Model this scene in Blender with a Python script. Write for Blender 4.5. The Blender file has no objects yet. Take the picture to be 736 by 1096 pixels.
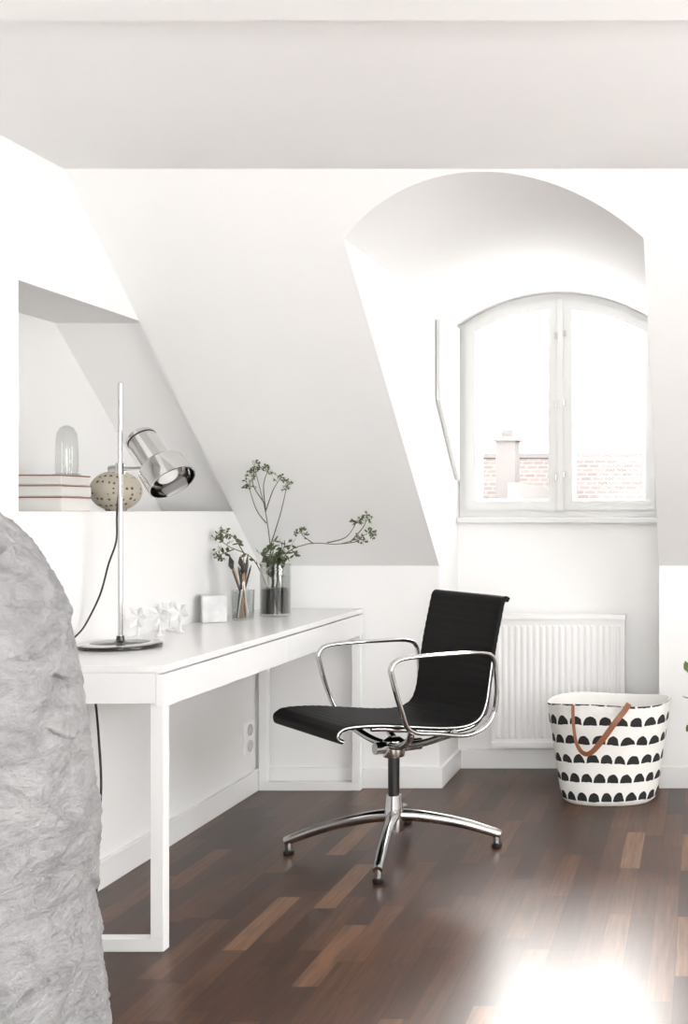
import bpy, math, random
from mathutils import Vector, Matrix, noise
random.seed(7)
scene=bpy.context.scene
F=1241.0; CH=1.147; VX=750.0; HY=547.0
def W(px,py,D): return Vector(((px-VX)*D/F, D, CH-(py-HY)*D/F))

# ------------------------------------------------------------ materials
def newmat(name):
    m=bpy.data.materials.new(name); m.use_nodes=True
    nt=m.node_tree; b=nt.nodes['Principled BSDF']; return m,nt,b
def mat(name,col,rough=.5,metal=0,bump=0,bscale=50,var=0,vscale=5,spec=None,stretch=None):
    m,nt,b=newmat(name); N=nt.nodes; L=nt.links
    b.inputs['Base Color'].default_value=(*col,1); b.inputs['Roughness'].default_value=rough
    b.inputs['Metallic'].default_value=metal
    if spec is not None: b.inputs['Specular IOR Level'].default_value=spec
    tc=N.new('ShaderNodeTexCoord'); out=tc.outputs['Object']
    if stretch:
        mp=N.new('ShaderNodeMapping'); mp.inputs['Scale'].default_value=stretch
        L.new(out,mp.inputs['Vector']); out=mp.outputs['Vector']
    n2=N.new('ShaderNodeTexNoise'); n2.inputs['Scale'].default_value=vscale; n2.inputs['Detail'].default_value=4
    L.new(out,n2.inputs['Vector'])
    mr=N.new('ShaderNodeMapRange'); mr.inputs['To Min'].default_value=1-var-.01; mr.inputs['To Max'].default_value=1+var+.01
    L.new(n2.outputs['Fac'],mr.inputs['Value'])
    mx=N.new('ShaderNodeVectorMath'); mx.operation='SCALE'; mx.inputs[0].default_value=col
    L.new(mr.outputs['Result'],mx.inputs['Scale']); L.new(mx.outputs['Vector'],b.inputs['Base Color'])
    if bump:
        n=N.new('ShaderNodeTexNoise'); n.inputs['Scale'].default_value=bscale; n.inputs['Detail'].default_value=5
        L.new(out,n.inputs['Vector'])
        bp=N.new('ShaderNodeBump'); bp.inputs['Strength'].default_value=bump; bp.inputs['Distance'].default_value=.01
        L.new(n.outputs['Fac'],bp.inputs['Height']); L.new(bp.outputs['Normal'],b.inputs['Normal'])
    return m
M_wall=mat('white_plaster',(.83,.826,.818),.85,bump=.04,bscale=35,var=.01,vscale=2)
M_ceil=mat('ceiling_paint',(.87,.866,.86),.9,bump=.03,bscale=30,var=.01,vscale=2)
M_trim=mat('white_trim_paint',(.83,.828,.82),.4)
M_frame=mat('window_frame_paint',(.67,.67,.66),.45)
M_desk=mat('white_lacquer',(.84,.84,.836),.22)
M_chrome=mat('chrome',(.66,.655,.65),.08,1)
M_alu=mat('polished_aluminium',(.58,.575,.57),.14,1)
M_black=mat('black_plastic',(.012,.011,.011),.35)
M_leather=mat('black_ribbed_fabric',(.0045,.004,.004),.6,bump=.12,bscale=400,spec=.15)
M_lampbase=mat('lamp_base_black',(.02,.018,.018),.15)
M_rad=mat('radiator_enamel',(.84,.837,.83),.35)
M_book=mat('book_cloth_white',(.78,.765,.73),.7)
M_stripe=mat('book_stripe_rust',(.26,.10,.06),.7)
M_tan=mat('tan_leather',(.22,.08,.033),.5,bump=.1,bscale=150,var=.15)
M_leaf=mat('leaf_green',(.075,.10,.045),.6,var=.3,vscale=40)
M_stem=mat('stem_green',(.09,.09,.05),.6)
M_flower=mat('small_blossom',(.55,.57,.46),.7)
M_pot=mat('grey_pot',(.45,.44,.43),.7)
M_marble=mat('white_marble',(.60,.60,.60),.35,var=.35,vscale=22)
M_dirtywater=mat('vase_filling',(.04,.036,.03),.4,var=.5,vscale=60)
M_pencil=mat('pencil_wood',(.40,.24,.13),.5,var=.2)
M_pen=mat('pen_dark',(.03,.03,.03),.4)

def glassmat(name,tint=(.97,.98,.98),gl=.1):
    m,nt,b=newmat(name); N=nt.nodes; L=nt.links; N.remove(b)
    t=N.new('ShaderNodeBsdfTransparent'); t.inputs[0].default_value=(*tint,1)
    g=N.new('ShaderNodeBsdfGlossy'); g.inputs['Roughness'].default_value=.03
    lw=N.new('ShaderNodeLayerWeight'); lw.inputs['Blend'].default_value=.35
    mr=N.new('ShaderNodeMapRange'); mr.inputs['To Min'].default_value=gl*.3; mr.inputs['To Max'].default_value=min(1,gl*6)
    L.new(lw.outputs['Facing'],mr.inputs['Value'])
    mx=N.new('ShaderNodeMixShader'); L.new(mr.outputs['Result'],mx.inputs[0]); L.new(t.outputs[0],mx.inputs[1]); L.new(g.outputs[0],mx.inputs[2])
    L.new(mx.outputs[0],N['Material Output'].inputs['Surface']); return m
M_pane=glassmat('window_glass',(.98,.98,.98),.03)
M_glass=glassmat('clear_glass',(.86,.87,.86),.12)

def mathn(nt,op,a,b=None,c=None):
    n=nt.nodes.new('ShaderNodeMath'); n.operation=op
    for i,v in enumerate((a,b,c)):
        if v is None: continue
        if isinstance(v,(int,float)): n.inputs[i].default_value=v
        else: nt.links.new(v,n.inputs[i])
    return n.outputs[0]

# floor
def floor_mat():
    m,nt,b=newmat('walnut_strip_parquet'); N=nt.nodes; L=nt.links
    tc=N.new('ShaderNodeTexCoord'); sp=N.new('ShaderNodeSeparateXYZ'); L.new(tc.outputs['Object'],sp.inputs[0])
    xs=mathn(nt,'DIVIDE',sp.outputs[0],.066); row=mathn(nt,'FLOOR',xs); fx=mathn(nt,'FRACT',xs)
    wn=N.new('ShaderNodeTexWhiteNoise'); wn.noise_dimensions='1D'; L.new(row,wn.inputs['W'])
    ys=mathn(nt,'ADD',mathn(nt,'DIVIDE',sp.outputs[1],.42),mathn(nt,'MULTIPLY',wn.outputs['Value'],7.3))
    col=mathn(nt,'FLOOR',ys); fy=mathn(nt,'FRACT',ys)
    cb=N.new('ShaderNodeCombineXYZ'); L.new(row,cb.inputs[0]); L.new(col,cb.inputs[1])
    w2=N.new('ShaderNodeTexWhiteNoise'); w2.noise_dimensions='2D'; L.new(cb.outputs[0],w2.inputs['Vector'])
    cr=N.new('ShaderNodeValToRGB'); e=cr.color_ramp.elements
    e[0].position=0; e[0].color=(.032,.0115,.005,1); e[1].position=1; e[1].color=(.19,.102,.054,1)
    for p,c in ((.35,(.050,.0192,.0088,1)),(.7,(.074,.030,.0138,1)),(.93,(.108,.049,.024,1))):
        x=cr.color_ramp.elements.new(p); x.color=c
    L.new(w2.outputs['Value'],cr.inputs[0])
    # grain
    cb2=N.new('ShaderNodeCombineXYZ')
    L.new(mathn(nt,'MULTIPLY',sp.outputs[0],60),cb2.inputs[0])
    L.new(mathn(nt,'MULTIPLY',sp.outputs[1],3.5),cb2.inputs[1]); L.new(mathn(nt,'MULTIPLY',w2.outputs['Value'],40),cb2.inputs[2])
    ns=N.new('ShaderNodeTexNoise'); ns.inputs['Scale'].default_value=1.6; ns.inputs['Detail'].default_value=6; ns.inputs['Roughness'].default_value=.6
    L.new(cb2.outputs[0],ns.inputs['Vector'])
    mr=N.new('ShaderNodeMapRange'); mr.inputs['From Min'].default_value=.3; mr.inputs['From Max'].default_value=.7
    mr.inputs['To Min'].default_value=.5; mr.inputs['To Max'].default_value=1.5; L.new(ns.outputs['Fac'],mr.inputs['Value'])
    gx=mathn(nt,'GREATER_THAN',fx,.03); gy=mathn(nt,'GREATER_THAN',fy,.006)
    gap=mathn(nt,'MULTIPLY',gx,gy); gm=mathn(nt,'MULTIPLY_ADD',gap,.6,.4)
    sc=N.new('ShaderNodeVectorMath'); sc.operation='SCALE'; L.new(cr.outputs['Color'],sc.inputs[0])
    L.new(mathn(nt,'MULTIPLY',gm,mr.outputs['Result']),sc.inputs['Scale']); L.new(sc.outputs[0],b.inputs['Base Color'])
    L.new(mathn(nt,'MULTIPLY_ADD',ns.outputs['Fac'],.08,.30),b.inputs['Roughness'])
    b.inputs['Specular IOR Level'].default_value=.38
    bp=N.new('ShaderNodeBump'); bp.inputs['Strength'].default_value=.06; bp.inputs['Distance'].default_value=.004
    L.new(mathn(nt,'MULTIPLY_ADD',gap,1.0,mathn(nt,'MULTIPLY',ns.outputs['Fac'],.3)),bp.inputs['Height']); L.new(bp.outputs[0],b.inputs['Normal'])
    return m
M_floor=floor_mat()
def moon_mat():
    m,nt,b=newmat('half_moon_print_canvas'); N=nt.nodes; L=nt.links
    tc=N.new('ShaderNodeTexCoord')
    ns=N.new('ShaderNodeTexNoise'); ns.inputs['Scale'].default_value=25; L.new(tc.outputs['Object'],ns.inputs['Vector'])
    sp=N.new('ShaderNodeSeparateXYZ'); L.new(tc.outputs['UV'],sp.inputs[0])
    u=mathn(nt,'ADD',sp.outputs[0],mathn(nt,'MULTIPLY_ADD',ns.outputs['Fac'],.3,-.15))
    v=mathn(nt,'ADD',sp.outputs[1],mathn(nt,'MULTIPLY_ADD',ns.outputs['Fac'],.2,-.10))
    row=mathn(nt,'FLOOR',v); fu=mathn(nt,'FRACT',mathn(nt,'ADD',u,mathn(nt,'MULTIPLY',row,.5)))
    dy=mathn(nt,'SUBTRACT',mathn(nt,'FRACT',v),.28); dx=mathn(nt,'SUBTRACT',fu,.5)
    r2=mathn(nt,'ADD',mathn(nt,'POWER',mathn(nt,'ABSOLUTE',dx),2),mathn(nt,'POWER',mathn(nt,'ABSOLUTE',mathn(nt,'MULTIPLY',dy,.95)),2))
    ins=mathn(nt,'MULTIPLY',mathn(nt,'LESS_THAN',r2,.44**2),mathn(nt,'GREATER_THAN',dy,0))
    mx=N.new('ShaderNodeMix'); mx.data_type='RGBA'; L.new(ins,mx.inputs[0])
    mx.inputs[6].default_value=(.78,.77,.74,1); mx.inputs[7].default_value=(.012,.012,.012,1)
    L.new(mx.outputs[2],b.inputs['Base Color']); b.inputs['Roughness'].default_value=.8
    n3=N.new('ShaderNodeTexNoise'); n3.inputs['Scale'].default_value=18; L.new(tc.outputs['Object'],n3.inputs['Vector'])
    bp=N.new('ShaderNodeBump'); bp.inputs['Strength'].default_value=.35; bp.inputs['Distance'].default_value=.02
    L.new(n3.outputs['Fac'],bp.inputs['Height']); L.new(bp.outputs[0],b.inputs['Normal']); return m
M_moon=moon_mat()
def tile_mat():
    m,nt,b=newmat('roof_tiles'); N=nt.nodes; L=nt.links
    tc=N.new('ShaderNodeTexCoord'); br=N.new('ShaderNodeTexBrick')
    sp=N.new('ShaderNodeSeparateXYZ'); cb=N.new('ShaderNodeCombineXYZ'); L.new(tc.outputs['Object'],sp.inputs[0])
    L.new(sp.outputs[0],cb.inputs[0]); L.new(sp.outputs[2],cb.inputs[1]); L.new(cb.outputs[0],br.inputs['Vector'])
    br.inputs['Color1'].default_value=(.086,.070,.066,1); br.inputs['Color2'].default_value=(.104,.091,.088,1)
    br.inputs['Mortar'].default_value=(.120,.110,.107,1); br.inputs['Scale'].default_value=1
    br.inputs['Brick Width'].default_value=.25; br.inputs['Row Height'].default_value=.10; br.inputs['Mortar Size'].default_value=.018
    L.new(br.outputs['Color'],b.inputs['Base Color']); b.inputs['Roughness'].default_value=.9; b.inputs['Specular IOR Level'].default_value=.1; return m
M_tile=tile_mat()
M_chim=mat('chimney_render',(.128,.119,.116),.9,var=.1,spec=.1)
def ball_mat():
    m,nt,b=newmat('perforated_ceramic'); N=nt.nodes; L=nt.links
    tc=N.new('ShaderNodeTexCoord'); vo=N.new('ShaderNodeTexVoronoi'); vo.inputs['Scale'].default_value=55
    vo.inputs['Randomness'].default_value=.35
    L.new(tc.outputs['Object'],vo.inputs['Vector'])
    cr=N.new('ShaderNodeValToRGB'); cr.color_ramp.elements[0].position=.22; cr.color_ramp.elements[0].color=(.10,.07,.04,1)
    cr.color_ramp.elements[1].position=.30; cr.color_ramp.elements[1].color=(.46,.42,.34,1)
    L.new(vo.outputs['Distance'],cr.inputs[0]); L.new(cr.outputs[0],b.inputs['Base Color']); b.inputs['Roughness'].default_value=.5
    bp=N.new('ShaderNodeBump'); bp.inputs['Distance'].default_value=.01; L.new(cr.outputs[0],bp.inputs['Height']); L.new(bp.outputs[0],b.inputs['Normal'])
    return m
M_ballm=ball_mat()
def rock_mat():
    m,nt,b=newmat('rough_white_stone'); N=nt.nodes; L=nt.links
    tc=N.new('ShaderNodeTexCoord')
    mp=N.new('ShaderNodeMapping'); mp.inputs['Rotation'].default_value=(0,math.radians(22),0); mp.inputs['Scale'].default_value=(1,1,1.7)
    L.new(tc.outputs['Object'],mp.inputs['Vector'])
    n1=N.new('ShaderNodeTexNoise'); n1.inputs['Scale'].default_value=14; n1.inputs['Detail'].default_value=14; n1.inputs['Roughness'].default_value=.76; n1.inputs['Distortion'].default_value=.5
    L.new(mp.outputs[0],n1.inputs['Vector'])
    n2=N.new('ShaderNodeTexNoise'); n2.inputs['Scale'].default_value=120; n2.inputs['Detail'].default_value=8; n2.inputs['Roughness'].default_value=.75
    L.new(tc.outputs['Object'],n2.inputs['Vector'])
    h=mathn(nt,'MULTIPLY_ADD',n2.outputs['Fac'],.25,n1.outputs['Fac'])
    bp=N.new('ShaderNodeBump'); bp.inputs['Strength'].default_value=1.0; bp.inputs['Distance'].default_value=.032
    L.new(h,bp.inputs['Height']); L.new(bp.outputs[0],b.inputs['Normal'])
    cr=N.new('ShaderNodeValToRGB'); e=cr.color_ramp.elements
    e[0].position=.36; e[0].color=(.38,.375,.38,1); e[1].position=.60; e[1].color=(.59,.585,.588,1)
    L.new(n1.outputs['Fac'],cr.inputs[0]); L.new(cr.outputs[0],b.inputs['Base Color'])
    b.inputs['Roughness'].default_value=.95; b.inputs['Specular IOR Level'].default_value=.2
    return m
M_rock=rock_mat()

# ------------------------------------------------------------ geometry helpers
def group(name,loc):
    e=bpy.data.objects.new(name,None); e.empty_display_size=.1; e.location=loc
    scene.collection.objects.link(e); e['L']=list(loc); return e
def obj(name,verts,faces,m,parent=None,sharp=40,bevel=0,smooth=True):
    me=bpy.data.meshes.new(name); me.from_pydata([tuple(v) for v in verts],[],faces); me.update()
    import bmesh
    bm=bmesh.new(); bm.from_mesh(me); bmesh.ops.recalc_face_normals(bm,faces=bm.faces); bm.to_mesh(me); bm.free()
    if smooth:
        for p in me.polygons: p.use_smooth=True
        me.set_sharp_from_angle(angle=math.radians(sharp))
    o=bpy.data.objects.new(name,me); scene.collection.objects.link(o)
    for mm in (m if isinstance(m,(list,tuple)) else [m]): me.materials.append(mm)
    if parent:
        o.parent=parent; o.matrix_parent_inverse=Matrix.Translation(Vector(parent['L'])).inverted()
    if bevel:
        b=o.modifiers.new('bevel','BEVEL'); b.width=bevel; b.segments=2; b.limit_method='ANGLE'
    return o
def boxvf(x0,x1,y0,y1,z0,z1):
    v=[(x,y,z) for z in (z0,z1) for y in (y0,y1) for x in (x0,x1)]
    f=[(0,2,3,1),(4,5,7,6),(0,1,5,4),(2,6,7,3),(0,4,6,2),(1,3,7,5)]
    return v,f
def box(name,x0,x1,y0,y1,z0,z1,m,parent=None,bevel=.002):
    v,f=boxvf(x0,x1,y0,y1,z0,z1); return obj(name,v,f,m,parent,bevel=bevel,smooth=False)
def multi(name,parts,m,parent=None,bevel=0,smooth=False):
    V=[];Fa=[]
    for v,f in parts:
        o=len(V); V+=[tuple(a) for a in v]; Fa+=[tuple(i+o for i in ff) for ff in f]
    return obj(name,V,Fa,m,parent,bevel=bevel,smooth=smooth)
def cr(pts,n=8,closed=False):
    pts=[Vector(p) for p in pts]; out=[]; k=len(pts)
    segs=k if closed else k-1
    for i in range(segs):
        g=(lambda j: pts[j%k]) if closed else (lambda j: pts[max(0,min(k-1,j))])
        p0,p1,p2,p3=g(i-1),g(i),g(i+1),g(i+2)
        for j in range(n):
            t=j/n
            out.append(.5*((2*p1)+(-p0+p2)*t+(2*p0-5*p1+4*p2-p3)*t*t+(-p0+3*p1-3*p2+p3)*t**3))
    if not closed: out.append(pts[-1].copy())
    return out
def sweepvf(pts,r,n=8,closed=False,ref=None,rb=None,taper=None):
    V=[];Fa=[];k=len(pts); nr=None
    for i,p in enumerate(pts):
        if closed: t=pts[(i+1)%k]-pts[i-1]
        else: t=pts[min(i+1,k-1)]-pts[max(i-1,0)]
        t=t.normalized()
        if ref is not None: b=ref; nn=t.cross(b).normalized()
        else:
            if nr is None: nr=t.orthogonal().normalized()
            nr=(nr-t*nr.dot(t)).normalized(); nn=nr; b=t.cross(nn)
        s=1 if taper is None else taper(i/(k-1))
        for j in range(n):
            a=2*math.pi*j/n
            V.append(p+nn*math.cos(a)*r*s+b*math.sin(a)*(rb or r)*s)
    for i in range(k if closed else k-1):
        for j in range(n):
            a=i*n+j;b2=i*n+(j+1)%n;c=((i+1)%k)*n
            Fa.append((a,b2,c+(j+1)%n,c+j))
    if not closed:
        Fa.append(tuple(range(n))[::-1]); Fa.append(tuple((k-1)*n+j for j in range(n)))
    return V,Fa
def sweep(name,pts,r,m,parent=None,**kw):
    v,f=sweepvf([Vector(p) for p in pts],r,**kw); return obj(name,v,f,m,parent,sharp=60)
def lathevf(prof,c,axis=(0,0,1),n=40,sx=1,sy=1):
    ax=Vector(axis).normalized(); c=Vector(c)
    if abs(ax.z)>.999: e1=Vector((1,0,0)); e2=Vector((0,1,0))*(1 if ax.z>0 else -1)
    else: e1=ax.cross(Vector((0,0,1))).normalized(); e2=ax.cross(e1)
    V=[];Fa=[]
    for s,r in prof:
        for j in range(n):
            a=2*math.pi*j/n; V.append(c+ax*s+e1*math.cos(a)*r*sx+e2*math.sin(a)*r*sy)
    for i in range(len(prof)-1):
        for j in range(n):
            Fa.append((i*n+j,i*n+(j+1)%n,(i+1)*n+(j+1)%n,(i+1)*n+j))
    if prof[0][1]>1e-5: Fa.append(tuple(range(n))[::-1])
    if prof[-1][1]>1e-5 : Fa.append(tuple((len(prof)-1)*n+j for j in range(n)))
    return V,Fa
def lathe(name,prof,c,m,parent=None,axis=(0,0,1),n=40,sharp=35,**kw):
    prof=[(s,max(r,1e-4)) for s,r in prof]
    v,f=lathevf(prof,c,axis,n,**kw); return obj(name,v,f,m,parent,sharp=sharp)

# ------------------------------------------------------------ room
XL=-1.83; XR=2.4; YF=4.81; YB=-1.2; ZC=2.13; ZK=.92; SL=.8176
def ys(z): return YF-(z-ZK)/SL
YC=ys(ZC)
DX0,DX1=-1.085,-.174; DY=5.18; ZS=1.975; ZT=2.124
cxm=(DX0+DX1)/2; hw=(DX1-DX0)/2; rise=ZT-ZS; R=(hw*hw+rise*rise)/(2*rise)
def za(x): return ZT-R+math.sqrt(max(0,R*R-(x-cxm)**2))
obj('floor',*boxvf(XL-.02,XR+.02,YB-.02,DY+.02,-.05,0),M_floor,smooth=False)
# ceiling
box('ceiling',XL-.3,XR+.1,YB-.1,YC,ZC,ZC+.08,M_ceil,bevel=0)
box('trim_ceiling_beam',XL-.0,XR,2.0,2.24,2.092,ZC+.01,M_ceil,bevel=.006)
# slope
NA=40
xsA=[DX0+(DX1-DX0)*i/NA for i in range(NA+1)]
V=[];Fa=[]
def quad(a,b,c,d):
    o=len(V); V.extend([a,b,c,d]); Fa.append((o,o+1,o+2,o+3))
for xa,xb in ((XL,DX0),(DX1,XR)):
    quad((xa,YF,ZK),(xb,YF,ZK),(xb,YC,ZC),(xa,YC,ZC))
for i in range(NA):
    a,b=xsA[i],xsA[i+1]
    quad((a,ys(za(a)),za(a)),(b,ys(za(b)),za(b)),(b,YC,ZC),(a,YC,ZC))
obj('ceiling_slope',V,Fa,M_wall,smooth=False)
# knee wall
V=[];Fa=[]
for xa,xb in ((XL,DX0),(DX1,XR)): quad((xa,YF,0),(xb,YF,0),(xb,YF,ZK),(xa,YF,ZK))
obj('wall_far',V,Fa,M_wall,smooth=False)
# dormer
V=[];Fa=[]
YO=DY+.16
for X in (DX0,DX1):
    o=len(V); V.extend([(X,YF,0),(X,YO,0),(X,YO,ZS),(X,ys(ZS),ZS),(X,YF,ZK)]); Fa.append((o,o+1,o+2,o+3,o+4))
for i in range(NA):
    a,b=xsA[i],xsA[i+1]
    quad((a,ys(za(a)),za(a)),(b,ys(za(b)),za(b)),(b,YO,za(b)),(a,YO,za(a)))
ZSill=1.115
v,f=boxvf(DX0,DX1,DY,YO,0,ZSill); o=len(V); V+=v; Fa+=[tuple(i+o for i in q) for q in f]
obj('wall_dormer',V,Fa,M_wall,smooth=False)
# left wall with niche
NY=3.11; NZ0=1.146; NZ1=1.767; NB=XL-.30; OF=.05
V=[];Fa=[]
def poly(pts): 
    o=len(V); V.extend(pts); Fa.append(tuple(range(o,o+len(pts))))
poly([(XL,YB,0),(XL,NY,0),(XL,NY,ZC),(XL,YB,ZC)])
poly([(XL,NY,0),(XL,YF,0),(XL,YF,ZK),(XL,ys(NZ0),NZ0),(XL,NY,NZ0)])
poly([(XL,NY,NZ1),(XL,ys(NZ1),NZ1),(XL,YC,ZC),(XL,NY,ZC)])
yo=lambda z: ys(z)+OF
poly([(XL,ys(NZ0),NZ0),(XL,yo(NZ0),NZ0),(XL,yo(NZ1),NZ1),(XL,ys(NZ1),NZ1)])
poly([(XL,NY,NZ0),(XL,yo(NZ0),NZ0),(NB,yo(NZ0),NZ0),(NB,NY,NZ0)])   # ledge
poly([(XL,NY,NZ1),(XL,yo(NZ1),NZ1),(NB,yo(NZ1),NZ1),(NB,NY,NZ1)])   # top
poly([(XL,NY,NZ0),(XL,NY,NZ1),(NB,NY,NZ1),(NB,NY,NZ0)])
poly([(NB,NY,NZ0),(NB,NY,NZ1),(NB,yo(NZ1),NZ1),(NB,yo(NZ0),NZ0)])
poly([(XL,yo(NZ0),NZ0),(XL,yo(NZ1),NZ1),(NB,yo(NZ1),NZ1),(NB,yo(NZ0),NZ0)])
obj('wall_left',V,Fa,M_wall,smooth=False)
# right and rear walls; their window openings are added to let in fill light
WY0,WY1,WZ0,WZ1=.3,3.0,.55,1.98
multi('wall_right',[boxvf(XR,XR+.1,YB,WY0,0,ZC),boxvf(XR,XR+.1,WY1,YF,0,ZC),boxvf(XR,XR+.1,WY0,WY1,0,WZ0),boxvf(XR,XR+.1,WY0,WY1,WZ1,ZC)],M_wall)
RX0,RX1,RZ0,RZ1=-1.1,1.5,.45,1.98
multi('wall_rear',[boxvf(XL,RX0,YB-.1,YB,0,ZC),boxvf(RX1,XR+.1,YB-.1,YB,0,ZC),boxvf(RX0,RX1,YB-.1,YB,0,RZ0),boxvf(RX0,RX1,YB-.1,YB,RZ1,ZC)],M_wall)
def framewin(name,ax,p,a0,a1,z0,z1,nm):
    parts=[]; t=.05
    def b(s0,s1,q0,q1):
        return boxvf(p-.03,p+.03,s0,s1,q0,q1) if ax=='x' else boxvf(s0,s1,p-.03,p+.03,q0,q1)
    parts+= [b(a0,a0+t,z0,z1),b(a1-t,a1,z0,z1),b(a0+t,a1-t,z0,z0+t),b(a0+t,a1-t,z1-t,z1)]
    for i in range(1,nm):
        c=a0+(a1-a0)*i/nm; parts.append(b(c-t/2,c+t/2,z0+t,z1-t))
    multi(name,parts,M_trim)
framewin('added_window_side','x',XR+.05,WY0,WY1,WZ0,WZ1,3)  # added out-of-view window, frames the side fill light
framewin('added_window_rear','y',YB-.05,RX0,RX1,RZ0,RZ1,3)  # added window behind the camera, frames the rear fill light
# baseboards
bh=.085
box('baseboard_left',XL,XL+.015,YB,YF-.0,0,bh,M_trim)
multi('baseboard_far',[boxvf(XL+.015,DX0+.015,YF-.015,YF,0,bh),boxvf(DX1,XR,YF-.015,YF,0,bh)],M_trim,bevel=.002)
multi('baseboard_dormer',[boxvf(DX0,DX0+.015,YF,DY,0,bh),boxvf(DX0+.015,DX1,DY-.015,DY,0,bh)],M_trim,bevel=.002)

# ------------------------------------------------------------ dormer window
win=group('window_1',(cxm,DY+.05,1.6))
def outline(x0,x1,z0,d):
    xa,xb=x0+d,x1-d
    n=24; top=[(xb+(xa-xb)*i/n) for i in range(n+1)]
    return [(xa,z0+d),(xb,z0+d)]+[(x,za(x)-d0) for x,d0 in ((x,d+.0) for x in top)]
def ring(name,x0,x1,z0,d0,d1,y0,y1,m,parent,topoff=0):
    A=[(x,z-(topoff if i>1 else 0)) for i,(x,z) in enumerate(outline(x0,x1,z0,d0))]
    B=[(x,z-(topoff if i>1 else 0)) for i,(x,z) in enumerate(outline(x0,x1,z0,d1))]
    n=len(A); V=[(x,y,z) for y in (y0,y1) for P in (A,B) for x,z in P]; Fs=[]
    for i in range(n):
        j=(i+1)%n
        Fs+=[(i,j,n+j,n+i),(2*n+i,3*n+i,3*n+j,2*n+j),(i,2*n+i,2*n+j,j),(n+i,n+j,3*n+j,3*n+i)]
    return obj(name,V,Fs,m,parent,sharp=30)
z0w=1.118
ring('outer_frame',DX0+.001,DX1-.001,z0w,0.001,.035,DY+.02,DY+.13,M_frame,win)
ring('casement_left',DX0+.033,cxm-.012,z0w+.034,0,.042,DY+.005,DY+.055,M_frame,win,topoff=.034)
ring('casement_right',cxm+.012,DX1-.033,z0w+.034,0,.042,DY+.005,DY+.055,M_frame,win,topoff=.034)
ring('outer_sash_left',DX0+.06,cxm-.03,z0w+.055,0,.03,DY+.085,DY+.115,M_frame,win,topoff=.055)
ring('outer_sash_right',cxm+.03,DX1-.06,z0w+.055,0,.03,DY+.085,DY+.115,M_frame,win,topoff=.055)
box('mullion',cxm-.014,cxm+.014,DY-.004,DY+.12,z0w+.03,ZT-.03,M_frame,win)
box('sill',DX0+.002,DX1-.002,DY-.035,DY+.02,1.092,1.119,M_frame,win,bevel=.005)
for nm,a,b in (('pane_left',DX0+.07,cxm-.05),('pane_right',cxm+.05,DX1-.07)):
    P=[(x,z-(.07 if i>1 else 0)) for i,(x,z) in enumerate(outline(a,b,z0w+.07,0))]
    obj(nm,[(x,DY+.03,z) for x,z in P],[tuple(range(len(P)))],M_pane,win,smooth=False)
for i,z in enumerate((1.30,1.62,1.93)):
    lathe('catch_%d'%i,[(-.014,.007),(.014,.007)],(cxm-.018,DY-.003,z),M_alu,win,n=10)
    lathe('catchb_%d'%i,[(-.012,.007),(.012,.007)],(cxm+.018,DY-.003,z+.01),M_alu,win,n=10)
# open inner shutter folded against the cheek
sh=group('window_shutter',(DX0+.02,4.95,1.65))
pp=[(4.74,1.93),(4.74,1.60),(5.12,1.28),(5.12,1.955)]
V=[(DX0+dx,y,z) for dx in (.002,.020) for y,z in pp]
obj('panel',V,[(0,1,2,3),(7,6,5,4),(0,4,5,1),(1,5,6,2),(2,6,7,3),(3,7,4,0)],M_frame,sh,smooth=False,bevel=.003)

# ------------------------------------------------------------ exterior
nb=group('neighbour_building',(-4,24,0))
obj('tiled_roof',[(-16,27,2.42),(-3.05,27,2.42),(-3.05,20,-2),(-16,20,-2)],[(0,1,2,3)],M_tile,nb,smooth=False)
obj('tiled_roof_right',[(-2.95,26,2.3),(8,26,2.3),(8,19,-2),(-2.95,19,-2)],[(0,1,2,3)],M_tile,nb,smooth=False)
box('gable',-3.08,-2.92,18.5,27.2,-4,1.6,M_chim,nb,bevel=0)
box('ridge',-16,8,26.9,27.05,2.38,2.5,M_chim,nb,bevel=0)
multi('chimney',[boxvf(-4.25,-3.85,24,24.6,1.0,2.6),boxvf(-4.32,-3.78,23.93,24.67,2.6,2.7),boxvf(-4.15,-3.95,24.1,24.4,2.7,2.85)],M_chim,nb)
multi('roof_windows',[boxvf(-2.6,-2.2,22.6,23.4,.9,1.3),boxvf(-1.7,-1.3,22.6,23.4,.9,1.3),boxvf(-5.4,-5.0,23.2,24,.9,1.3)],mat('roof_window_glass',(.085,.085,.087),.6,spec=.1),nb)

# ------------------------------------------------------------ radiator
rad=group('radiator',(-.63,5.12,.4))
rx0,rx1,rz0,rz1=-.921,-.336,.115,.676
parts=[boxvf(rx0,rx1,5.10,5.14,rz0,rz1)]
n=20
for i in range(n):
    a=rx0+.015+(rx1-rx0-.03)*i/n; w=(rx1-rx0-.03)/n
    V=[(a+w*.10,5.10,rz0+.03),(a+w*.35,5.0955,rz0+.04),(a+w*.65,5.0955,rz0+.04),(a+w*.90,5.10,rz0+.03),
       (a+w*.10,5.10,rz1-.03),(a+w*.35,5.0955,rz1-.04),(a+w*.65,5.0955,rz1-.04),(a+w*.90,5.10,rz1-.03)]
    parts.append((V,[(0,1,5,4),(1,2,6,5),(2,3,7,6),(0,3,2,1),(4,5,6,7)]))
parts.append(boxvf(rx0-.005,rx1+.005,5.088,5.15,rz1-.004,rz1+.016))
parts.append(boxvf(rx0,rx1,5.09,5.105,rz0-.005,rz0+.015))
multi('panel',parts,M_rad,rad)
multi('wall_brackets',[boxvf(rx0+.08,rx0+.11,5.14,5.18,.2,.6),boxvf(rx1-.11,rx1-.08,5.14,5.18,.2,.6)],M_rad,rad)
sweep('supply_pipe',cr([(rx1+.0,5.12,.15),(rx1+.06,5.12,.15),(rx1+.075,5.12,.12),(rx1+.075,5.12,0.0)],6),.009,M_rad,rad)

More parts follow.
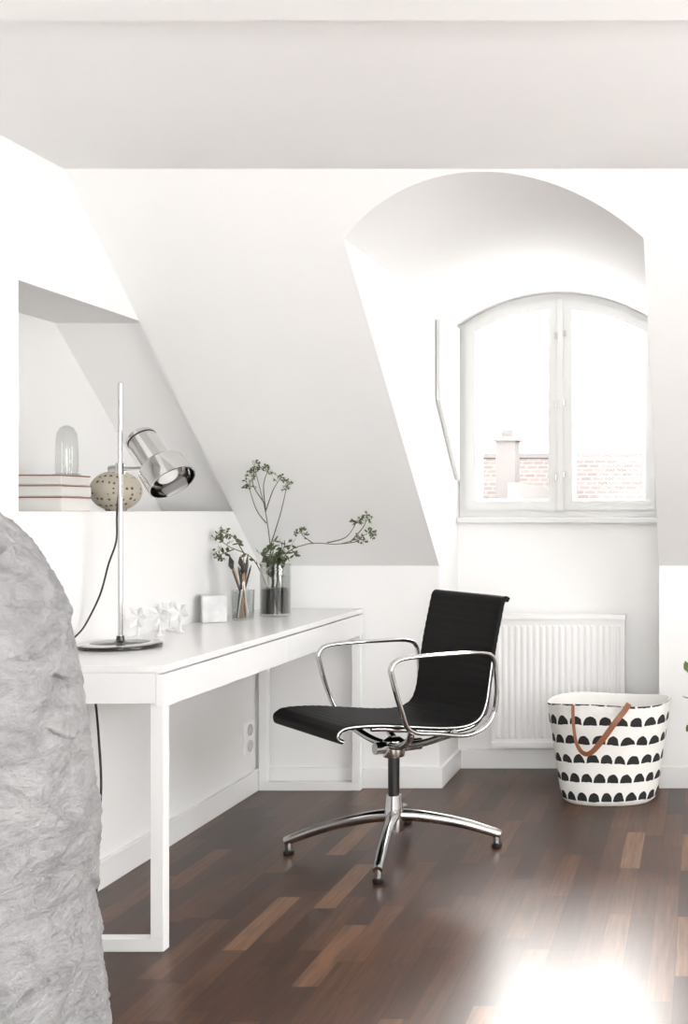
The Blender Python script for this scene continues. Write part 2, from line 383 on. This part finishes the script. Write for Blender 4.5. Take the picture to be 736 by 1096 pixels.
# ------------------------------------------------------------ desk
DF=-1.395; DT=.745; D0=3.01; D1=YF-.017
dk=group('writing_desk',(-1.6,3.9,0))
box('desk_top',XL+.001,DF,D0,D1,DT-.018,DT,M_desk,dk,bevel=.0015)
box('desk_carcass',XL+.001,DF-.02,D0+.002,D1,DT-.098,DT-.0185,M_desk,dk,bevel=.001)
ym=(D0+D1)/2
for nm,a,b in (('drawer_front_1',D0,ym-.0015),('drawer_front_2',ym+.0015,D1)):
    box(nm,DF-.0195,DF,a,b,DT-.108,DT-.023,M_desk,dk,bevel=.0015)
box('desk_end_panel',XL+.001,DF-.02,D0,D0+.0018,DT-.098,DT-.02,M_desk,dk,bevel=0)
t=.034
for k,ya in enumerate((D0+.006,D1-t-.004)):
    xa,xb=XL+.017,DF-.003
    multi('leg_frame_%d'%(k+1),[boxvf(xb-t,xb,ya,ya+t,t,DT-.108 if 0 else DT-.098),boxvf(xa,xa+t,ya,ya+t,t,DT-.098),boxvf(xa,xb,ya,ya+t,0,t)],M_desk,dk,bevel=.0015)

# outlet + cable
ol=group('wall_outlet',(XL,4.7,.23))
box('plate',XL,XL+.012,4.63,4.72,.165,.30,M_trim,ol,bevel=.004)
M_sock=mat('socket_plastic',(.5,.5,.49),.5)
for i,z in enumerate((.20,.265)):
    lathe('socket_%d'%i,[(0,.024),(.003,.024),(.003,.020),(.0005,.018)],(XL+.012,4.675,z),M_sock,ol,axis=(1,0,0),n=20)
sweep('power_cable',cr([(XL+.01,3.42,DT-.1),(XL+.03,3.44,.6),(XL+.035,3.46,.45),(XL+.045,3.45,.3),(XL+.03,3.44,.12),(XL+.04,3.42,.006),(XL+.03,3.2,.006)],10),.0035,M_black,dk)

# ------------------------------------------------------------ desk lamp
lx,ly=-1.712,3.42
lp=group('desk_lamp',(lx,ly,DT))
lathe('base',[(0,.110),(.003,.114),(.010,.114),(.014,.108),(.016,.02),(.02,.012),(.034,.010)],(lx,ly,DT+.0005),M_lampbase,lp,n=64)
lathe('base_trim',[(.011,.1142),(.0145,.1090),(.0145,.100)],(lx,ly,DT+.0006),M_chrome,lp,n=64)
lathe('pole',[(.01,.0065),(.778,.0065),(.781,.004)],(lx,ly,DT),M_chrome,lp,n=20)
za_=1.272
lathe('clamp',[(-.016,.014),(.016,.014)],(lx,ly,za_),M_chrome,lp,n=20)
lathe('arm',[(-.035,.009),(-.028,.010),(-.012,.010),(-.01,.006),(.095,.006)],(lx,ly-.0,za_),M_chrome,lp,axis=(1,-.1,0),n=16)
hd=Vector((.62,-.22,-.74)).normalized()
hc=Vector((lx+.058,ly-.01,za_+.100))
lathe('spot_body',[(0,.001),(0,.030),(.004,.037),(.010,.042),(.118,.042),(.121,.030),(.121,.001)],hc,M_chrome,lp,axis=hd,n=48)
lathe('vent_ring',[(.018,.0425),(.019,.0432),(.022,.0432),(.023,.0425)],hc,M_black,lp,axis=hd,n=48)
lathe('vent_ring_2',[(.113,.0425),(.114,.0435),(.121,.0435),(.122,.0425)],hc,M_black,lp,axis=hd,n=48)
lathe('spot_shade',[(.112,.043),(.118,.060),(.126,.066),(.188,.069),(.191,.070),(.191,.066),(.125,.060),(.116,.043)],hc,M_chrome,lp,axis=hd,n=48)
lathe('bulb',[(.12,.001),(.125,.02),(.15,.035),(.17,.03),(.178,.001)],hc,M_trim,lp,axis=hd,n=24)
sweep('cord',cr([(lx-.0,ly,za_-.02),(lx-.01,ly,1.14),(lx-.012,ly,1.06),(lx-.035,ly+.0,.99),(lx-.06,ly,.90),(lx-.095,ly-.02,.81),(lx-.108,ly-.06,.775),(lx-.10,ly-.10,.752)],10),.0028,M_black,lp,n=8)

# ------------------------------------------------------------ niche items
bk=group('book_stack',(-1.99,3.5,NZ0))
z=NZ0+.0005
for i,(h,dx) in enumerate(((.044,0),(.034,.003),(.030,-.002))):
    x0,x1=-2.100+dx,-1.890+dx
    box('book_%d'%(i+1),x0,x1,3.43,3.59,z,z+h,M_book,bk,bevel=.002)
    box('book_band_%d'%(i+1),x0-.001,x1+.001,3.428,3.592,z+h-.005,z+h-.0015,M_stripe,bk,bevel=0)
    z+=h+.0008
gx,gy=-1.930,3.53
gg=group('upturned_wine_glass',(gx,gy,z))
lathe('bowl',[(0,.030),(.03,.032),(.09,.031),(.125,.028),(.143,.018),(.149,.006),(.150,.001)],(gx,gy,z+.001),M_glass,gg,n=32)
lathe('base_disc',[(0,.038),(.003,.038),(.004,.03)],(gx,gy,z),M_glass,gg,n=32)
pb=group('perforated_ceramic_ball',(-1.917,3.8,NZ0))
lathe('shell',[(.0005,.03)]+[(.0675-.066*math.cos(a),.079*math.sin(a)) for a in [math.pi*(.14+.78*i/24) for i in range(25)]]+[(.122,.014)],(-1.917,3.8,NZ0),M_ballm,pb,n=48)

# ------------------------------------------------------------ desk items
mb=group('marble_block',(-1.765,4.2,DT))
o=box('block',-.042,.042,-.04,.04,0,.098,M_marble,mb,bevel=.004)
o.matrix_parent_inverse=Matrix.Identity(4); o.rotation_euler=(0,0,math.radians(28)); o.location=(0,0,.0008)
sv=group('porcelain_flower_ornaments',(-1.75,3.75,DT))
M_votive=mat('white_porcelain',(.72,.72,.72),.2)
for k,(x,y,zz) in enumerate(((-1.775,3.66,.0),(-1.745,3.74,.0),(-1.72,3.83,.0),(-1.775,3.88,0))):
    lathe('stem_%d'%k,[(0,.016),(.004,.014),(.010,.004),(.05,.004),(.056,.009),(.06,.001)],(x,y,DT+.0006),M_votive,sv,n=16)
    V=[];Fs=[]
    for p in range(6):
        a=p*math.pi/3+k*.4; d=Vector((math.cos(a),-.25,math.sin(a))); s=Vector((-math.sin(a),0,math.cos(a)))
        c=Vector((x,y-.004,DT+.068)); o0=len(V)
        V+=[c,c+d*.022+s*.011,c+d*.038+Vector((0,-.006,0)),c+d*.022-s*.011]; Fs.append((o0,o0+1,o0+2,o0+3))
    obj('petals_%d'%k,V,Fs,M_votive,sv,smooth=False)
# pen cup
px,py=-1.69,4.28
pc=group('pencil_cup',(px,py,DT))
lathe('glass_cup',[(0,.036),(.005,.038),(.11,.040),(.11,.037),(.008,.035)],(px,py,DT+.0006),M_glass,pc,n=32)
for i in range(18):
    a=random.random()*6.28; l=.16+random.random()*.09; lean=.12+random.random()*.3
    b0=Vector((px-.02*math.cos(a),py-.02*math.sin(a),DT+.01)); d=Vector((math.cos(a)*lean*.8,math.sin(a)*lean*.6,1)).normalized()
    if d.x<0 and b0.x+d.x*l<XL+.02: d.x*=.4
    m_=[M_pencil,M_pen,M_pen,M_desk,M_pencil][i%5]
    lathe('pencil_%d'%i,[(0,.003),(l*.9,.0035),(l,.001)],b0,m_,pc,axis=d,n=8)
    if i%3==0: lathe('brush_tip_%d'%i,[(0,.005),(.014,.010),(.036,.002)],b0+d*l*.96,M_pen,pc,axis=d,n=10)
# vase with branches
vx,vy=-1.622,4.42
vs=group('vase_with_branches',(vx,vy,DT))
lathe('vase_glass',[(0,.053),(.004,.056),(.20,.056),(.20,.0525),(.012,.0525),(.010,.01)],(vx,vy,DT+.0006),M_glass,vs,n=40)
lathe('vase_filling',[(.013,.0515),(.105,.0515),(.108,.04)],(vx,vy,DT+.001),M_dirtywater,vs,n=32)
stems=[];leafV=[];leafF=[];flV=[];flF=[]
def leaf(c,d,l,w,VV,FF):
    d=Vector(d).normalized(); s=d.cross(Vector((random.uniform(-1,1),random.uniform(-1,1),random.uniform(-1,1)))).normalized()
    o=len(VV); n=d.cross(s)
    VV.extend([c,c+d*l*.35+s*w*.5+n*w*.1,c+d*l*.75+s*w*.35,c+d*l,c+d*l*.75-s*w*.35,c+d*l*.35-s*w*.5+n*w*.1])
    FF.append(tuple(range(o,o+6)))
def rnd(): return Vector((random.uniform(-1,1),random.uniform(-1,1),random.uniform(-1,1)))
def umbel(c,d,r=.026,n=11,green=.6):
    for i in range(n):
        dd=(Vector(d).normalized()*.5+rnd()).normalized(); e=c+dd*r*random.uniform(.4,1.1)
        stems.append(sweepvf([c,e],.0008,n=4))
        for k in range(4):
            if random.random()<green: leaf(e,rnd(),.013,.008,leafV,leafF)
            else: leaf(e,rnd(),.008,.007,flV,flF)
def branch(pts,r=.0023,tip=True,nl=0):
    P=cr([W(*p) for p in pts],6); stems.append(sweepvf(P,r,n=5,taper=lambda t:1-.5*t))
    for i in range(nl):
        p=P[int(random.uniform(.3,1)*(len(P)-1))]; leaf(p,rnd(),random.uniform(.02,.038),.013,leafV,leafF)
    if tip: umbel(P[-1],P[-1]-P[-3])
    return P
branch([(292,650,4.42),(290,595,4.42),(284,548,4.35),(272,500,4.24)])
branch([(285,560,4.37),(274,545,4.34),(266,520,4.30)])
branch([(284,548,4.35),(292,525,4.30),(300,512,4.26)])
branch([(289,585,4.41),(300,550,4.34),(307,520,4.26)])
branch([(284,545,4.35),(282,520,4.28),(286,505,4.24)])
branch([(284,540,4.33),(272,522,4.30),(270,510,4.26)])
branch([(298,650,4.42),(303,598,4.40),(330,582,4.36),(365,582,4.32),(396,570,4.28)])
branch([(350,581,4.34),(370,575,4.32),(381,560,4.30)]); branch([(365,582,4.32),(380,580,4.30),(386,577,4.28)])
branch([(335,582,4.35),(325,574,4.33),(322,570,4.3)]); branch([(375,580,4.32),(388,565,4.30),(392,556,4.28)])
branch([(290,640,4.42),(272,600,4.38),(245,585,4.33),(236,578,4.31)],nl=7)
branch([(262,594,4.36),(250,575,4.33),(238,570,4.31)],nl=7); branch([(250,588,4.34),(240,592,4.32),(234,594,4.31)],nl=6)
for i in range(24):
    x=random.uniform(274,324); y=random.uniform(576,608)
    branch([(295,640,4.42),(294+.3*(x-294),605,4.41),(x,y,4.38+random.uniform(-.06,.02))],r=.0012,tip=False,nl=8)
multi('stems',stems,M_stem,vs,smooth=True)
obj('leaves',leafV,leafF,M_leaf,vs,smooth=False); obj('blossoms',flV,flF,M_flower,vs,smooth=False)

# ------------------------------------------------------------ office chair
C=Vector((-1.036,3.911,0)); u=Vector((-.73,-.68,0)).normalized()
w=Vector((0,0,1)).cross(u).normalized(); 
if w.y<0: w=-w
def P3(a,b,z): return C+u*a+w*b+Vector((0,0,z))
ch=group('office_chair',tuple(C))
prof=[(.288,.438),(.305,.448),(.303,.468),(.27,.480),(.17,.474),(.05,.455),(-.06,.438),(-.14,.434),(-.195,.452),(-.222,.50),(-.236,.58),(-.252,.68),(-.274,.78),(-.288,.838),(-.298,.850),(-.312,.842)]
pl=cr([(a,0,z) for a,z in prof],24)
def resample(P,n):
    d=[0]
    for i in range(1,len(P)): d.append(d[-1]+(P[i]-P[i-1]).length)
    out=[];j=0
    for i in range(n):
        s=d[-1]*i/(n-1)
        while j<len(d)-2 and d[j+1]<s: j+=1
        out.append(P[j].lerp(P[j+1],(s-d[j])/max(1e-9,d[j+1]-d[j])))
    return out,d[-1]
NP=400
pr,Ltot=resample(pl,NP)
V=[];Fs=[];NW=8;hwid=.232; boff=.008
for side in (1,-1):
    for i,p in enumerate(pr):
        t=(pr[min(i+1,NP-1)]-pr[max(i-1,0)]).normalized(); nn=Vector((-t.z,0,t.x))*-1
        s=Ltot*i/(NP-1); off=.0062+.0016*abs(math.sin(math.pi*s/.026))**.6
        for k in range(NW+1):
            b=boff-hwid+2*hwid*k/NW
            q=p+nn*off*side
            V.append(P3(q.x,b,q.z))
nn_=NP*(NW+1)
for side in (0,1):
    for i in range(NP-1):
        for k in range(NW):
            a=side*nn_+i*(NW+1)+k; Fs.append((a,a+1,a+NW+2,a+NW+1))
for i in range(NP-1):
    for k in (0,NW):
        a=i*(NW+1)+k; Fs.append((a,a+NW+1,nn_+a+NW+1,nn_+a))
for i in (0,NP-1):
    for k in range(NW):
        a=i*(NW+1)+k; Fs.append((a,a+1,nn_+a+1,nn_+a))
obj('seat_sling',V,Fs,M_leather,ch,sharp=50)
for sgn,nm in ((-1,'near'),(1,'far')):
    b_=boff+sgn*(hwid-.002)
    pts=[P3(p.x,b_,p.z) for p in pr[::4] if p.z<.66]
    sweep('side_rail_'+nm,pts,.0045,M_alu,ch,n=10,ref=w,rb=.005)
    q=[p for p in pr[::4] if p.x<.2 and p.z<.66]
    pts=[P3(p.x-(.010 if p.z>.47 else 0),b_-sgn*.012,p.z-(.013 if p.z<=.5 else 0)) for p in q]
    sweep('under_rail_'+nm,pts,.008,M_alu,ch,n=10,ref=w,rb=.007)
    ap=[(-.02,.428),(.075,.450),(.112,.52),(.142,.62),(.147,.655),(.124,.678),(.06,.684),(-.08,.682),(-.185,.676),(-.226,.655),(-.238,.60),(-.240,.53),(-.230,.465),(-.19,.425),(-.12,.410)]
    pts=cr([P3(a,sgn*(.258 if z>.5 else .250),z) for a,z in ap],10,closed=True)
    sweep('armrest_'+nm,pts,.0075,M_chrome,ch,n=12,closed=True,ref=w,rb=.012)
sweep('back_spreader',cr([P3(-.25,-.225,.60),P3(-.285,-.12,.598),P3(-.29,0,.598),P3(-.285,.12,.598),P3(-.25,.235,.60)],8),.008,M_alu,ch,rb=.012,ref=Vector((0,0,1)))
for k,a in enumerate((-.09,.07)):
    zz=.422 if k==0 else .44
    sweep('under_yoke_%d'%k,cr([P3(a,-.245,zz),P3(a*.8,-.20,.405),P3(a*.5,-.10,.372),P3(a*.3,0,.362),P3(a*.5,.10,.372),P3(a*.8,.20,.405),P3(a,.245,zz)],8),.012,M_alu,ch,n=12)
lathe('tilt_housing',[(.315,.02),(.32,.034),(.345,.040),(.375,.036),(.385,.02)],tuple(C),M_alu,ch,n=32)
sweep('tilt_spring',[P3(-.10,0,.35),P3(.07,0,.355)],.02,M_alu,ch,n=20)
lathe('gas_lift',[(.17,.019),(.32,.019)],tuple(C),M_black,ch,n=28)
lathe('hub',[(.065,.022),(.07,.032),(.11,.036),(.15,.030),(.19,.025),(.192,.019)],tuple(C),M_alu,ch,n=36)
for k in range(4):
    a=math.radians(187+90*k); d=Vector((math.cos(a),math.sin(a),0))
    pts=cr([C+d*.015+Vector((0,0,.122)),C+d*.09+Vector((0,0,.116)),C+d*.22+Vector((0,0,.090)),C+d*.325+Vector((0,0,.056)),C+d*.354+Vector((0,0,.044))],6)
    sd=d.cross(Vector((0,0,1)))
    sweep('base_leg_%d'%(k+1),pts,.018,M_alu,ch,n=14,ref=sd,rb=.018,taper=lambda t:1.2-.40*t)
    e=C+d*.342
    lathe('glide_stem_%d'%(k+1),[(.010,.012),(.046,.013)],(e.x,e.y,0),M_alu,ch,n=16)
    lathe('glide_%d'%(k+1),[(0.0008,.016),(.004,.018),(.014,.018),(.018,.012)],(e.x,e.y,0),M_black,ch,n=20)

# ------------------------------------------------------------ basket
bx,by=-.365,4.612
bs=group('half_moon_storage_basket',(bx,by,0))
NH=48;NT=160
def bring(t,th,inset=0):
    rx=.183+(.243-.183)*t**.8-inset; ry=.125+(.168-.125)*t**.8-inset
    e=2.3; c,s=math.cos(th),math.sin(th)
    k=(abs(c)**e+abs(s)**e)**(-1/e)
    wob=1+.016*noise.noise(Vector((c*2,s*2,t*3)))+.008*noise.noise(Vector((c*6,s*6,t*8)))
    bot=1-.10*max(0,1-t/.06)**2
    z=.0015+t*.398+ .006*t*math.sin(3*th+1)
    return Vector((bx+c*k*rx*wob*bot,by+s*k*ry*wob*bot,z))
ths=[2*math.pi*j/2000 for j in range(2001)]
acc=[0]
for j in range(2000): acc.append(acc[-1]+(bring(.6,ths[j+1])-bring(.6,ths[j])).length)
TH=[];jj=0
for j in range(NT+1):
    s=acc[-1]*j/NT
    while jj<1999 and acc[jj+1]<s: jj+=1
    TH.append(ths[jj]+(ths[jj+1]-ths[jj])*(s-acc[jj])/(acc[jj+1]-acc[jj]))
V=[];Fs=[]
for i in range(NH+1):
    for j in range(NT+1):
        V.append(bring(i/NH,TH[j]))
for i in range(NH):
    for j in range(NT): a=i*(NT+1)+j; Fs.append((a,a+1,a+NT+2,a+NT+1))
me=bpy.data.meshes.new('canvas_body'); me.from_pydata([tuple(v) for v in V],[],Fs)
uvl=me.uv_layers.new(name='UVMap')
for lp_ in me.loops:
    i,j=divmod(lp_.vertex_index,NT+1); uvl.data[lp_.index].uv=(j/NT*22, i/NH*5.35)
for p in me.polygons: p.use_smooth=True
me.materials.append(M_moon)
o=bpy.data.objects.new('canvas_body',me); scene.collection.objects.link(o); o.parent=bs; o.matrix_parent_inverse=Matrix.Translation(Vector((bx,by,0))).inverted()
M_canvas=mat('plain_canvas',(.76,.75,.72),.8)
V=[];Fs=[]
rings=[(1,0),(1,.006),(.5,.008),(.04,.012)]
for t_,ins in rings:
    for j in range(NT): V.append(bring(t_,TH[j],ins))
for i in range(3):
    for j in range(NT): Fs.append((i*NT+j,i*NT+(j+1)%NT,(i+1)*NT+(j+1)%NT,(i+1)*NT+j))
Fs.append(tuple(3*NT+j for j in range(NT)))
o0=len(V)
for j in range(NT): V.append(bring(0,TH[j]))
Fs.append(tuple(o0+j for j in range(NT))[::-1])
obj('lining',V,Fs,M_canvas,bs)
def strap(name,pxs,m,wd=.010):
    pts=cr([W(*p) for p in pxs],10)
    n_=Vector((0,-1,0))
    V=[];Fs=[]
    for i,p in enumerate(pts):
        t=(pts[min(i+1,len(pts)-1)]-pts[max(i-1,0)]).normalized(); s=t.cross(n_).normalized()*wd*(.6+.5*min(1,max(0,(i/len(pts)-.3)*3)))
        V+=[p+s,p-s,p-s+n_*.004,p+s+n_*.004]
    for i in range(len(pts)-1):
        a=4*i
        for k in range(4): Fs.append((a+k,a+(k+1)%4,a+4+(k+1)%4,a+4+k))
    Fs+= [(0,1,2,3),tuple(4*(len(pts)-1)+k for k in range(4))]
    return obj(name,V,Fs,m,bs,sharp=50)
strap('handle_front',[(613,754,4.465),(613,765,4.450),(614,780,4.44),(617,796,4.43),(624,806,4.41),(633,805,4.39),(646,790,4.38),(659,772,4.38),(668,761,4.40),(673,753,4.435)],M_tan,.010)

# ------------------------------------------------------------ potted plant at right
pt=group('potted_plant',(.20,4.5,0))
lathe('pot',[(0,.09),(.01,.10),(.20,.125),(.22,.13),(.22,.118),(.19,.115),(.18,.05)],(.20,4.5,.001),M_pot,pt,n=40)
LV=[];LF=[];SV=[]
for i in range(26):
    a=random.random()*6.28; rr=random.uniform(.08,.24)
    if i<3: a=math.pi+random.uniform(-.5,.3); rr=.25
    h=random.uniform(.35,.75)
    P0=Vector((.20,4.5,.18)); E=Vector((.20+math.cos(a)*rr,min(4.66,4.5+math.sin(a)*rr*.7),h if i>=3 else .28+.12*i))
    if i>=3: E.x=max(E.x,.03)
    P=cr([P0,(P0+E)/2+Vector((0,0,.08)),E],6); SV.append(sweepvf(P,.002,n=5))
    for k in range(4):
        c=P[-1-k*2]; dd=(Vector((math.cos(a)*.5,math.sin(a)*.2-.3,.5))+rnd()*.5)
        leaf(c,dd,.05,.028,LV,LF)
multi('plant_stems',SV,M_stem,pt,smooth=True); obj('foliage',LV,LF,mat('foliage_green',(.12,.17,.05),.5,var=.2),pt,smooth=False)

# ------------------------------------------------------------ rough stone block, foreground left
cx0,cy0=-1.44,2.02
prof=[(.002,.388),(.03,.398),(.2,.388),(.35,.376),(.5,.362),(.7,.356),(.82,.346),(.92,.325),(1.0,.295),(1.08,.255),(1.14,.206),(1.19,.150),(1.225,.085),(1.235,.01)]
nz=460; nt_=820; V=[];Fs=[]
pp=[Vector((r,0,z)) for z,r in prof]; pp=cr(pp,12); pp,_=resample(pp,nz)
for i in range(nz):
    r=max(pp[i].x,.001); z=pp[i].z; d=.17*min(1,r/.30)**.7+.03*(1-z)
    fz=min(1,z/.03)
    for j in range(nt_):
        th=2*math.pi*j/nt_; c,s=math.cos(th),math.sin(th); e=3.2
        k=(abs(c)**e+abs(s)**e)**(-1/e)
        p=Vector((cx0+c*k*r*.985,cy0+s*k*d,z))
        nrm=Vector((c,s*1.5,.4 if z>1 else 0)).normalized()
        q=p
        wv=noise.noise(q*7)*.5
        f1=noise.fractal(q*3.5,1,2,3)*.010
        cell=noise.voronoi(Vector((q.x*8+wv,q.y*8,q.z*10-q.x*5+wv)))
        # chipped planar facets: every cell gets its own tilted plane
        cp=cell[1][0]; dv=Vector((q.x*8+wv,q.y*8,q.z*10-q.x*5+wv))-cp
        tl=noise.noise(cp*7.3); tl2=noise.noise(cp*5.1+Vector((3,3,3)))
        f2=(dv.x*tl+dv.z*tl2)*.022
        qs=Vector((q.x*40+q.z*12,q.y*40,q.z*60-q.x*24))
        f3=(1-abs(noise.noise(qs+Vector((wv,wv,wv)))))**2*.0030+noise.noise(qs*2.1)*.0016
        f4=noise.noise(q*120)*.0010
        V.append(p+nrm*(f1+f2+f3+f4-.008)*fz)
for i in range(nz-1):
    for j in range(nt_):
        Fs.append((i*nt_+j,i*nt_+(j+1)%nt_,(i+1)*nt_+(j+1)%nt_,(i+1)*nt_+j))
Fs.append(tuple(range(nt_))[::-1]); Fs.append(tuple((nz-1)*nt_+j for j in range(nt_)))
obj('rough_white_stone',V,Fs,M_rock,None,sharp=180)

# ------------------------------------------------------------ light
wd=bpy.data.worlds.new('overcast_sky'); scene.world=wd; wd.use_nodes=True
nt=wd.node_tree; bg=nt.nodes['Background']; bg.inputs[0].default_value=(1,.995,.985,1); bg.inputs[1].default_value=8.8
def area(name,loc,rot,sx,sy,e,col=(1,.996,.99)):
    l=bpy.data.lights.new(name,'AREA'); l.shape='RECTANGLE'; l.size=sx; l.size_y=sy; l.energy=e; l.color=col
    o=bpy.data.objects.new(name,l); o.location=loc; o.rotation_euler=rot; scene.collection.objects.link(o); return o
area('fill_light_side',(XR-.002,(WY0+WY1)/2,(WZ0+WZ1)/2),(0,math.radians(90),0),1.43,2.7,15)  # area fill added at the made-up side opening
area('fill_light_rear',((RX0+RX1)/2,YB+.002,(RZ0+RZ1)/2),(math.radians(90),0,0),2.6,1.53,13)  # area fill added at the made-up rear opening
po=area('window_portal',(cxm,YO+.02,1.62),(math.radians(-90),0,0),.95,1.1,1)
po.data.cycles.is_portal=True
# hazy sun through the dormer
sl=bpy.data.lights.new('hazy_sun','SUN'); sl.energy=4.2; sl.angle=math.radians(16); sl.color=(1,.985,.96)
so=bpy.data.objects.new('hazy_sun',sl); scene.collection.objects.link(so)
so.rotation_euler=Vector((.17,-1,-.60)).to_track_quat('-Z','Y').to_euler(); so.location=(-1,9,5)
# unseen pendant uplight, added behind the viewpoint to brighten the ceiling
pend=group('added_pendant',(.6,.2,ZC))
lathe('added_pendant_bowl',[(0,.01),(.01,.10),(.05,.19),(.09,.22),(.09,.214),(.052,.184),(.014,.095)],(.6,.2,1.55),M_trim,pend,n=48)
sweep('added_pendant_cord',[(.6,.2,1.56),(.6,.2,ZC)],.003,M_black,pend)
pl_=area('ceiling_fill_light',(.6,.2,1.65),(math.radians(180),0,0),.3,.3,46)

# ------------------------------------------------------------ camera
cam=bpy.data.cameras.new('camera'); co=bpy.data.objects.new('camera',cam); scene.collection.objects.link(co)
co.location=(0,0,CH); co.rotation_euler=(math.radians(90),0,0)
cam.sensor_fit='HORIZONTAL'; cam.sensor_width=36; cam.lens=F/736*36
cam.shift_x=-(VX-368)/736; cam.shift_y=(HY-548)/736
cam.clip_start=.05
scene.camera=co
scene.view_settings.view_transform='Standard'
scene.view_settings.look='None'
scene.view_settings.exposure=0.17
